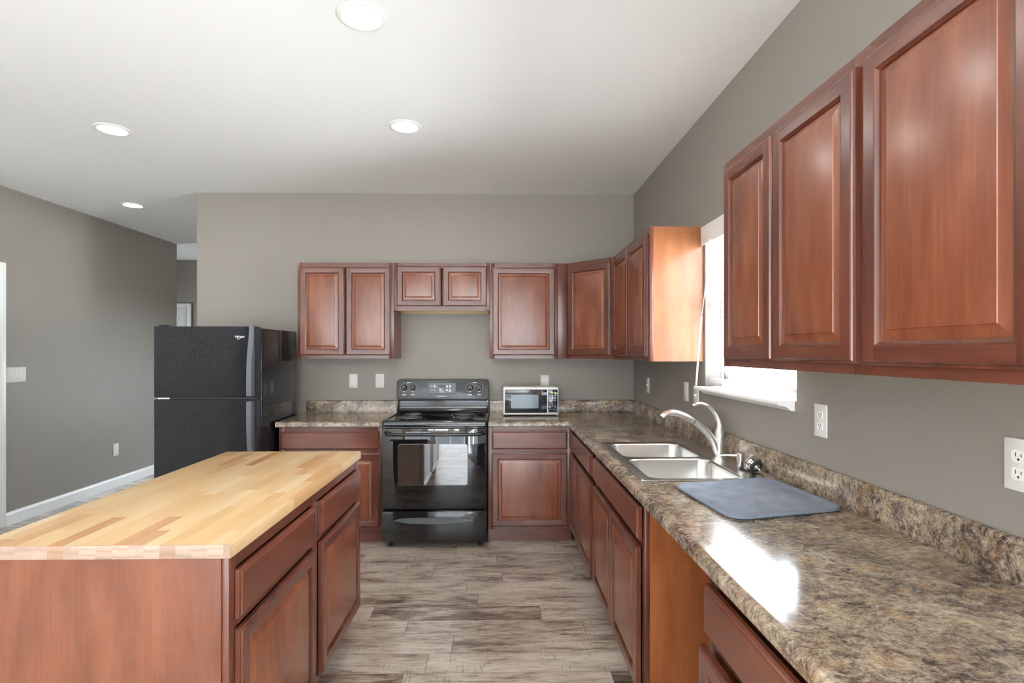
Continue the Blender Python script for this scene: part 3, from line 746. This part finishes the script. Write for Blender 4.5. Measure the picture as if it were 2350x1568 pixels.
# faucet
FXc, FYc, FZ = 1.088, 2.60, SZ + 0.0018
r = thing('faucet', 'brushed nickel single lever kitchen faucet behind the sink bowls', 'faucet', (FXc, FYc, FZ))
MB().lathe([(0.0285, 0), (0.0285, 0.004), (0.027, 0.006), (0.0265, 0.04), (0.0245, 0.10), (0.0235, 0.130), (0.0225, 0.134), (0.0225, 0.137)], 32).build('body', 'nickel', r)
def pts(L): return [(x - FXc, 0, zz - FZ) for x, zz in L]
sp = spline(pts([(1.078, 0.930), (1.062, 0.975), (1.036, 1.020), (1.000, 1.056), (0.964, 1.083)]), 6)
MB().tube(sp, [0.022 - 0.0065 * i / (len(sp) - 1) for i in range(len(sp))], 16).build('spout', 'nickel', r)
sp = spline(pts([(0.9625, 1.0840), (0.925, 1.106), (0.885, 1.122), (0.850, 1.127), (0.822, 1.119), (0.806, 1.104)]), 6)
n = len(sp)
h = MB().tube(sp, [0.0155 + 0.004 * (i / (n - 1)) ** 1.5 for i in range(n)], 16).build('spray_head', 'nickel', r)
MB().tube(pts([(0.9645, 1.0828), (0.9615, 1.0846)]), 0.0160, 16).build('joint_ring', 'black_plastic', h)
MB().tube(pts([(0.8065, 1.1045), (0.8030, 1.1005)]), [0.0175, 0.017], 16).build('nozzle', 'black_plastic', h)
sp = spline(pts([(1.090, 1.054), (1.089, 1.072), (1.080, 1.103), (1.062, 1.134), (1.034, 1.157), (1.000, 1.169), (0.972, 1.168), (0.955, 1.164)]), 6)
n = len(sp)
rr = [0.0225, 0.0205, 0.016, 0.012, 0.0105, 0.0105, 0.0105, 0.006]
rad = [rr[min(int(i / 6), 7)] + (rr[min(int(i / 6) + 1, 7)] - rr[min(int(i / 6), 7)]) * (i % 6) / 6 for i in range(n)]
MB().tube(sp, rad, 16).build('lever_handle', 'nickel', r)

r = thing('soap_dispenser', 'small brushed nickel soap dispenser on the sink deck', 'soap dispenser', (1.078, 2.345, FZ))
MB().lathe([(0.023, 0), (0.023, 0.004), (0.0165, 0.006), (0.0165, 0.024)], 24).build('base', 'nickel', r)
MB().lathe([(0.0160, 0.024), (0.0172, 0.026), (0.0172, 0.058), (0.016, 0.060), (0.002, 0.0605)], 24).build('pump_head', 'nickel', r)
MB().tube([(-0.014, 0.004, 0.047), (-0.05, 0.018, 0.047), (-0.086, 0.032, 0.042)], [0.0055, 0.005, 0.0045], 12).build('nozzle', 'nickel', r)

# strainer basket lying on its side
ax = Vector((0.20, -0.80, -0.42)).normalized()
rot = ax.to_track_quat('Z', 'Y').to_matrix().to_4x4()
r = thing('sink_strainer', 'chrome and black sink strainer basket lying on the sink deck', 'sink strainer', (1.078, 2.235, FZ))
lift = 0.0385
MB().lathe([(0.004, -0.004), (0.036, -0.003), (0.0415, 0.0), (0.0415, 0.003), (0.037, 0.005), (0.033, 0.005)], 32, (0, 0, lift), rot).build('flange', 'chrome', r)
bk = MB()
for k in range(18):
    t = 2 * PI * k / 18
    bk.tube([Vector((0, 0, lift)) + (rot @ Vector((rr * math.cos(t), rr * math.sin(t), zz))) for rr, zz in ((0.0325, 0.009), (0.0305, 0.015), (0.026, 0.022))], 0.0020, 6, 1)
bk.lathe([(0.036, 0.004), (0.034, 0.008), (0.0305, 0.015), (0.025, 0.022)], 32, (0, 0, lift), rot)
bk.build('basket', ['chrome', 'black_plastic'], r)
MB().lathe([(0.027, 0.021), (0.028, 0.024), (0.027, 0.030), (0.018, 0.031)], 24, (0, 0, lift), rot).build('gasket', 'rubber', r)
MB().lathe([(0.015, 0.030), (0.014, 0.033), (0.005, 0.034), (0.004, 0.052), (0.0025, 0.053)], 16, (0, 0, lift), rot).build('post', 'chrome', r)
tag(MB().lathe([(0.026, 0), (0.028, 0.003), (0.028, 0.008), (0.022, 0.012), (0.006, 0.013)], 28).build('sink_stopper', 'rubber', loc=(1.072, 2.278, FZ)), 'dark round rubber stopper beside the strainer basket on the sink deck', 'sink stopper')

# dish mat
r = thing('dish_drying_mat', 'blue grey rounded drying mat on the counter beside the sink', 'drying mat', (0.893, 1.850, 0.9155))
U, Vv = Vector((0.414, 0.098, 0)), Vector((0.045, -0.418, 0))
def mp(a, b, z): v = U * a + Vv * b; return (v.x, v.y, z)
rp = rrect(-0.5, 0.5, -0.5, 0.5, 0.14, 10)
def shr(k): return [(a * k, b * k) for a, b in rp]
mb = MB(); mb.rings([[mp(a, b, z) for a, b in shr(k)] for k, z in ((0.985, 0.0), (0.99, 0.002), (0.985, 0.0085), (0.955, 0.0092), (0.95, 0.0078), (0.80, 0.0080), (0.4, 0.0082))])
mb.build('pad', 'fabric', r, smooth=60)
MB().tube([mp(a, b, 0.0055) for a, b in rp], 0.0050, 8, closed=True).build('binding', 'binding', r)

# ------------------------------------------------------------------ electric range
RX, RY = -0.466, 3.842          # centre x, oven door front
r = thing('electric_range', 'black freestanding coil top electric range between the counters', 'range', (RX, RY, 0))
MB().box(-0.378, 0.378, 0.045, 0.668, 0.045, 0.885, 0.003).build('body', 'black_enamel', r)
for sx in (-0.33, 0.33):
    for sy in (0.09, 0.6):
        MB().lathe([(0.018, 0), (0.018, 0.008), (0.008, 0.012), (0.008, 0.046)], 16, (sx, sy, 0)).build('foot', 'black_plastic', r)
# oven door
od = MB().box(-0.378, 0.378, 0.0, 0.043, 0.292, 0.874, 0.005).build('oven_door', 'black_glass', r)
mb = MB(); wl = rrect(-0.262, 0.242, 0.462, 0.762, 0.02)
mb.rings([[(x, -0.0002, z) for x, z in wl], [(x, -0.0012, z) for x, z in rrect(-0.260, 0.240, 0.464, 0.760, 0.019)]], False, True)
mb.build('oven_window', 'oven_window', od, smooth=0)
hp = spline([(-0.345, -0.002, 0.846), (-0.340, -0.035, 0.843), (-0.315, -0.052, 0.838), (-0.2, -0.056, 0.837), (0.2, -0.056, 0.837), (0.315, -0.052, 0.838), (0.340, -0.035, 0.843), (0.345, -0.002, 0.846)], 5)
MB().tube(hp, 0.0125, 12).build('door_handle', 'black_plastic', od)
for x0, x1 in ((-0.24, -0.19), (-0.165, -0.09), (0.005, 0.10), (0.145, 0.178), (-0.045, 0.0)):
    for k in range(3): MB().box(x0, x1, -0.0025, 0.002, 0.853 + k * 0.0066, 0.8565 + k * 0.0066).build('vent_slot', 'chrome', od, smooth=0)
# storage drawer
sd = MB().box(-0.378, 0.378, 0.004, 0.043, 0.055, 0.272, 0.005).build('storage_drawer', 'black_enamel', r)
ov = [(-0.285 + 0.0, 0.212)]
oval = []
for k in range(40):
    t = 2 * PI * k / 40
    ex = math.copysign(abs(math.cos(t)) ** 0.55, math.cos(t)); ez = math.sin(t)
    oval.append((ex * 0.283, 0.208 + ez * (0.017 if ez > 0 else 0.028 * (1 - 0.35 * abs(ex)))))
mb = MB()
mb.rings([[(x * k, y, 0.208 + (z - 0.208) * q) for x, z in oval] for k, q, y in ((1.02, 1.15, 0.0035), (1.0, 1.0, -0.003), (0.98, 0.85, -0.003), (0.97, 0.75, 0.002))], False, True)
mb.build('drawer_handle', 'grey_plastic', sd, smooth=50)
# cooktop
ct = MB()
ct.rings([[(x, y, z) for x, y in rrect(-0.381 + i, 0.381 - i, 0.012 + i, 0.60 - i * 0.2, 0.016)] for i, z in ((0.004, 0.886), (0.0, 0.890), (0.0, 0.918), (0.006, 0.927), (0.016, 0.930), (0.022, 0.927), (0.030, 0.9215))], True, True)
ct = ct.build('cooktop', 'black_enamel', r, smooth=40)
def burner(x, y, rad):
    b = MB().lathe([(rad + 0.022, 0.9216), (rad + 0.020, 0.9255), (rad + 0.012, 0.9262), (rad + 0.004, 0.922), (0.02, 0.9219)], 40, (x, y, 0)).build('drip_pan', 'black_enamel', r, smooth=50)
    sp = []
    turns = 4.5 if rad > 0.08 else 3.5
    for k in range(int(turns * 28) + 1):
        t = 2 * PI * k / 28; q = 0.018 + (rad - 0.018) * k / (turns * 28)
        sp.append((x + q * math.cos(t), y + q * math.sin(t), 0.934))
    e = MB().tube(sp, 0.0046, 8)
    for a in (0.4, 2.5, 4.6):
        e.box(x - 0.004, x + 0.004, y - 0.004, y + 0.004, 0.926, 0.929)
        e.tube([(x, y, 0.9275), (x + rad * math.cos(a), y + rad * math.sin(a), 0.9275)], 0.0022, 6)
    e.build('coil_element', 'coil', b, smooth=60)
for x, y, q in ((-0.200, 0.165, 0.090), (-0.205, 0.375, 0.070), (0.195, 0.165, 0.070), (0.190, 0.375, 0.090)): burner(x, y, q)
# backguard
bgd = MB().prism([(0.588, 0.9235), (0.604, 0.935), (0.613, 0.960), (0.613, 1.028), (0.665, 1.028), (0.665, 0.9235)], 'X', -0.378, 0.378).box(-0.381, -0.366, 0.570, 0.66, 0.9235, 1.03, 0.004).box(0.366, 0.381, 0.570, 0.66, 0.9235, 1.03, 0.004)
bgd.box(-0.372, 0.372, 0.588, 0.62, 1.018, 1.0275, 0.003)
bgd.build('backguard', 'black_enamel', r, smooth=40)
tl = math.radians(8)
cpn = MB()
def cp(x, z, y): return (x, 0.560 + y + (z - 1.03) * math.tan(tl), z)
cpn.rings([[cp(x, z, y) for x, z in rrect(-0.381 + i, 0.381 - i, 1.029 + i, 1.196 - i, 0.024 - i * 0.5)] for i, y in ((0.0, 0.075), (0.0, 0.006), (0.002, 0.002), (0.006, 0.0))])
panel = cpn.build('control_panel', 'black_panel', r, smooth=40)
def on_panel(x, z, y=0.0): return cp(x, z, y)
def knob(x):
    z = 1.132
    m = Matrix.Rotation(PI / 2 - tl * 0 , 4, 'X')
    k = MB().lathe([(0.0235, 0.0), (0.0235, 0.004), (0.020, 0.006), (0.0185, 0.020), (0.017, 0.022)], 24, on_panel(x, z, -0.0005), m).box(x - 0.0045, x + 0.0045, on_panel(x, z)[1] - 0.032, on_panel(x, z)[1] - 0.018, z - 0.019, z + 0.019, 0.003).build('knob', 'black_plastic', panel)
    y = on_panel(x, z)[1]
    MB().box(x - 0.0012, x + 0.0012, y - 0.0328, y - 0.0318, z + 0.004, z + 0.017).build('pointer', 'marks', k, smooth=0)
    return k
for x in (-0.318, -0.246, 0.228, 0.302): knob(x)
def quad(x, z, wd, hg, y=-0.0014): return [cp(x - wd / 2, z - hg / 2, y), cp(x + wd / 2, z - hg / 2, y), cp(x + wd / 2, z + hg / 2, y), cp(x - wd / 2, z + hg / 2, y)]
def bar(name, x, z, wd, hg, parent, mat='marks', y=-0.0007):
    q = MB(); q.face(quad(x, z, wd, hg, y)); return q.build(name, mat, parent, smooth=0)
def dial(x):
    mk = MB()
    for k in range(11):
        t = -PI / 2 + 2 * PI * (k + 0.5) / 11
        mk.face(quad(x + 0.032 * math.cos(t), 1.132 + 0.034 * math.sin(t), 0.0028, 0.0028, -0.0007))
    # thin ring that carries the tick marks
    mk.rings([[cp(x + rr * math.cos(2 * PI * k / 32), 1.132 + rr * math.sin(2 * PI * k / 32), -0.0004) for k in range(32)] for rr in (0.0300, 0.0340)], False, False, 1)
    mk.build('dial_marks', ['marks', 'black_panel'], panel, smooth=0)
for x in (-0.318, -0.246, 0.228, 0.302):
    dial(x); bar('printed_label', x, 1.097, 0.010, 0.004, panel)
    for k in range(2): bar('printed_label', x - 0.008 + k * 0.016, 1.072, 0.010, 0.009, panel)
for x in (-0.282, 0.265): bar('printed_label', x, 1.172, 0.032, 0.005, panel)
mb = MB(); mb.tube([cp(x, z, -0.0002) for x, z in rrect(-0.120, 0.110, 1.080, 1.170, 0.014)], 0.0022, 6, closed=True); mb.build('display_bezel', 'black_plastic', panel)
dp = MB(); dp.rings([[cp(x, z, -0.0008) for x, z in rrect(-0.119, 0.109, 1.081, 1.169, 0.013)]], False, True)
dp = dp.build('display_panel', 'grey_plastic', panel, smooth=0)
bar('clock_window', -0.005, 1.142, 0.052, 0.018, dp, 'black_plastic', -0.0014)
for x, z in ((-0.066, 1.140), (0.036, 1.140), (0.062, 1.140), (0.036, 1.110), (0.062, 1.110)):
    q = MB(); q.rings([[cp(x + 0.0085 * math.cos(2 * PI * k / 16), z + 0.0085 * math.sin(2 * PI * k / 16), -0.0014) for k in range(16)]], False, True)
    q.build('button', 'plate', dp, smooth=0)
for k, wd in enumerate((0.018, 0.024, 0.034, 0.044)): bar('printed_label', -0.028 + wd / 2, 1.123 - k * 0.0095, wd, 0.0040, dp, 'marks', -0.0014)
for x, z, wd in ((-0.090, 1.140, 0.014), (-0.090, 1.110, 0.012), (-0.067, 1.110, 0.014), (-0.090, 1.152, 0.004), (-0.066, 1.154, 0.004), (0.062, 1.155, 0.006), (0.060, 1.099, 0.020)): bar('printed_label', x, z, wd, 0.005, dp, 'marks', -0.0014)
o = lettering('brand_lettering', 'Frigidaire', 0.017, 'marks', panel, cp(-0.008, 1.0605, -0.001), (PI / 2 - tl, 0, 0), shear=0.25, width=0.083)

# ------------------------------------------------------------------ refrigerator
FW0, FW1, FD = -2.350, -1.655, 3.655
fw = FW1 - FW0
r = thing('refrigerator', 'black top freezer refrigerator left of the counter', 'refrigerator', (FW0, FD, 0))
MB().box(0.002, fw - 0.0, 0.078, 0.715, 0.03, 1.592, 0.004).build('case', 'black_enamel', r)
MB().box(0.01, fw - 0.01, 0.05, 0.078, 0.0, 0.10, 0.003).build('toe_grille', 'black_plastic', r)
fd = MB().box(0, fw, 0.0, 0.070, 1.116, 1.602, 0.006).build('freezer_door', 'fridge', r)
rd = MB().box(0, fw, 0.0, 0.070, 0.11, 1.103, 0.006).build('fridge_door', 'fridge', r)
MB().box(0.01, fw - 0.01, 0.02, 0.070, 1.1035, 1.1155).build('door_gasket', 'rubber', r, smooth=0)
MB().box(0.02, 0.10, 0.012, 0.0205, 1.1045, 1.1145).build('hinge_pin', 'chrome', r, smooth=0)
hx0, hx1 = fw - 0.046, fw - 0.014
def strip(parent, zs):
    fr = spline([(p, 0, q) for p, q in zs], 6)
    poly = [(v.x, v.z) for v in fr] + [(0.001, zs[-1][1]), (0.001, zs[0][1])]
    o = MB(); o.prism(poly, 'X', hx0, hx1); return o.build('handle', 'grey_plastic', parent, smooth=40)
strip(fd, [(-0.012, 1.612), (-0.014, 1.56), (-0.022, 1.50), (-0.038, 1.42), (-0.048, 1.32), (-0.051, 1.20), (-0.050, 1.128)])
strip(rd, [(-0.050, 1.092), (-0.051, 1.0), (-0.048, 0.86), (-0.038, 0.74), (-0.022, 0.64), (-0.012, 0.56)])
MB().box(0.015, 0.055, 0.03, 0.10, 1.602, 1.614, 0.004).build('hinge_cover', 'black_plastic', r)
lettering('brand_lettering', 'Whirlpool', 0.021, 'logo_metal', fd, (-1.770 - FW0, -0.0014, 1.531), (PI / 2, 0, 0), shear=0.15, width=0.066)
mb = MB()
mb.tube([(0.580 + 0.016 * math.cos(t), -0.0012, 1.529 + 0.012 * math.sin(t) + 0.008 * math.cos(t)) for t in [PI * 0.55 + 1.45 * PI * k / 16 for k in range(17)]], 0.0012, 6)
mb.build('brand_swoosh', 'logo_metal', fd)

# ------------------------------------------------------------------ microwave
MX0, MX1, MY = 0.036, 0.478, 4.235
mw = MX1 - MX0
r = thing('microwave', 'small white countertop microwave on the counter right of the range', 'microwave', (MX0, MY, 0.9146))
MB().box(0.004, mw - 0.004, 0.014, 0.278, 0.012, 0.229, 0.010).build('housing', 'white_plastic', r)
for sx in (0.04, mw - 0.04):
    for sy in (0.04, 0.24): MB().lathe([(0.012, 0.0), (0.013, 0.013)], 14, (sx, sy, 0)).build('foot', 'black_plastic', r)
MB().box(0.0, mw, 0.0, 0.02, 0.010, 0.230, 0.007, 0, 3).build('front_frame', 'white_plastic', r)
dr = MB().box(0.012, 0.350, -0.004, 0.004, 0.025, 0.212, 0.003).build('door', 'navy_glass', r)
mb = MB(); mb.rings([[(x, -0.0048, z) for x, z in rrect(0.062, 0.282, 0.062, 0.170, 0.006)]], False, True); mb.build('door_window', 'bluegrey_glass', dr, smooth=0)
pn = MB().box(0.358, mw - 0.008, -0.004, 0.004, 0.025, 0.212, 0.003).build('control_panel', 'navy_glass', r)
lettering('clock_digits', '16:15', 0.018, 'green_led', pn, (0.398, -0.0046, 0.186), (PI / 2, 0, 0), shear=0.2, width=0.038)
def mq(x, z, a, b, mat='marks'):
    q = MB(); q.face([(x - a / 2, -0.0046, z - b / 2), (x + a / 2, -0.0046, z - b / 2), (x + a / 2, -0.0046, z + b / 2), (x - a / 2, -0.0046, z + b / 2)])
    q.build('button', mat, pn, smooth=0)
for i, zz in enumerate((0.163, 0.150, 0.138, 0.126)):
    for x in (0.372, 0.393, 0.414): mq(x, zz, 0.015, 0.0042)
num = 1
for zz in (0.112, 0.099, 0.086):
    for x in (0.372, 0.393, 0.414):
        lettering('number_key', str(num), 0.010, 'marks', pn, (x, -0.0046, zz), (PI / 2, 0, 0)); num += 1
lettering('number_key', '0', 0.010, 'marks', pn, (0.393, -0.0046, 0.073), (PI / 2, 0, 0))
mq(0.372, 0.073, 0.015, 0.006); mq(0.414, 0.073, 0.018, 0.009, 'bluegrey_glass')
MB().tube([(x, -0.0042, z) for x, z in rrect(0.362, 0.424, 0.031, 0.054, 0.005)], 0.0012, 6, closed=True).build('start_button', 'marks', pn)

# ------------------------------------------------------------------ wall plates
def plate_root(name, label, cat, wall, a, z, group=None):
    if wall == 'back': return thing(name, label, cat, (a, DW, z), 0, group)
    if wall == 'right': return thing(name, label, cat, (XR, a, z), -PI / 2, group)
    return thing(name, label, cat, (XL, a, z), PI / 2, group)
def outlet(label, wall, a, z, w=0.073, h=0.118):
    r = plate_root('wall_outlet', label, 'outlet', wall, a, z)
    MB().box(-w / 2, w / 2, -0.006, 0, -h / 2, h / 2, 0.003).build('cover_plate', 'plate', r)
    for s in (-1, 1):
        zc = s * 0.0195
        mb = MB(); mb.rings([[(x, y, zz) for x, zz in rrect(-0.0165, 0.0165, zc - 0.0145, zc + 0.0145, 0.009)] for y in (-0.0058, -0.0075)], False, True)
        rec = mb.build('receptacle', 'white_plastic', r)
        m2 = MB().box(-0.0075, -0.0055, -0.0079, -0.0072, zc - 0.001, zc + 0.008).box(0.0055, 0.0075, -0.0079, -0.0072, zc - 0.001, zc + 0.0065).lathe([(0.0028, 0), (0.0028, 0.0007)], 10, (0, -0.0072, zc - 0.007), Matrix.Rotation(PI / 2, 4, 'X'))
        m2.build('slots', 'slot', rec, smooth=0)
    MB().lathe([(0.003, 0), (0.002, 0.0012)], 10, (0, -0.006, 0), Matrix.Rotation(PI / 2, 4, 'X')).build('screw', 'plate', r)
    return r
def blank(label, wall, a, z, w=0.073, h=0.118):
    r = plate_root('blank_wall_plate', label, 'wall plate', wall, a, z)
    MB().box(-w / 2, w / 2, -0.006, 0, -h / 2, h / 2, 0.003).build('cover_plate', 'plate', r)
    return r
def switch(label, wall, a, z, n=1, w=0.073, h=0.118):
    r = plate_root('light_switch', label, 'light switch', wall, a, z)
    MB().box(-w / 2, w / 2, -0.006, 0, -h / 2, h / 2, 0.003).build('cover_plate', 'plate', r)
    for k in range(n):
        x = (k - (n - 1) / 2) * 0.046
        MB().box(x - 0.005, x + 0.005, -0.0075, -0.0055, -0.012, 0.012).prism([(-0.006, -0.006), (-0.018, 0.006), (-0.018, 0.012), (-0.006, 0.006)], 'X', x - 0.004, x + 0.004).build('toggle', 'white_plastic', r)
    return r
outlet('white outlet on the back wall above the left counter', 'back', -1.238, 1.181)
blank('blank white wall plate on the back wall just left of the range', 'back', -1.013, 1.181)
outlet('white outlet on the back wall partly behind the microwave', 'back', 0.395, 1.170)
switch('white switch plate on the right wall nearest the back corner', 'right', 4.09, 1.168)
outlet('white outlet on the right wall under the cabinet left of the window', 'right', 3.252, 1.183)
switch('white switch plate under the far end of the window sill behind the faucet', 'right', 3.085, 1.170)
outlet('white outlet on the right wall just right of the window', 'right', 1.883, 1.181)
outlet('white outlet at the right edge above the near counter', 'right', 1.155, 1.176)
switch('white three gang switch plate on the left wall beside the door casing', 'left', 4.51, 1.236, 3, 0.185, 0.128)
outlet('white outlet low on the left wall above the baseboard', 'left', 5.667, 0.395, 0.078, 0.128)

# ------------------------------------------------------------------ recessed ceiling lights
def downlight(label, x, y):
    r = thing('recessed_light', label, 'ceiling light', (x, y, HC), 0, None)
    mb = MB(); mb.lathe([(0.096, 0.0), (0.096, -0.003), (0.090, -0.006), (0.076, -0.007), (0.072, -0.003), (0.071, -0.0005)], 48, cap0=False, cap1=False)
    mb.build('trim_ring', 'white_trim', r, smooth=50)
    MB().lathe([(0.0715, -0.0008), (0.066, -0.003), (0.002, -0.0035)], 40).build('lens', 'lamp', r, smooth=50)
downlight('large recessed ceiling light nearest the viewer at top centre', -0.552, 2.147)
downlight('recessed ceiling light in front of the range cabinets at picture centre', -0.560, 3.187)
downlight('recessed ceiling light at left above the island side', -2.345, 3.263)
downlight('small farthest recessed ceiling light near the hall opening', -3.368, 4.945)

# ------------------------------------------------------------------ groups of repeats
GROUPS = {'wall_cabinet': 'cherry wall cabinets', 'base_cabinet': 'cherry base cabinets', 'wall_outlet': 'white wall outlets',
          'light_switch': 'white light switches', 'recessed_light': 'recessed ceiling lights', 'countertop': 'granite patterned countertops'}
for o in C.objects:
    if o.parent is None and 'category' in o:
        g = GROUPS.get(o.name.split('.')[0])
        if g: o['group'] = g
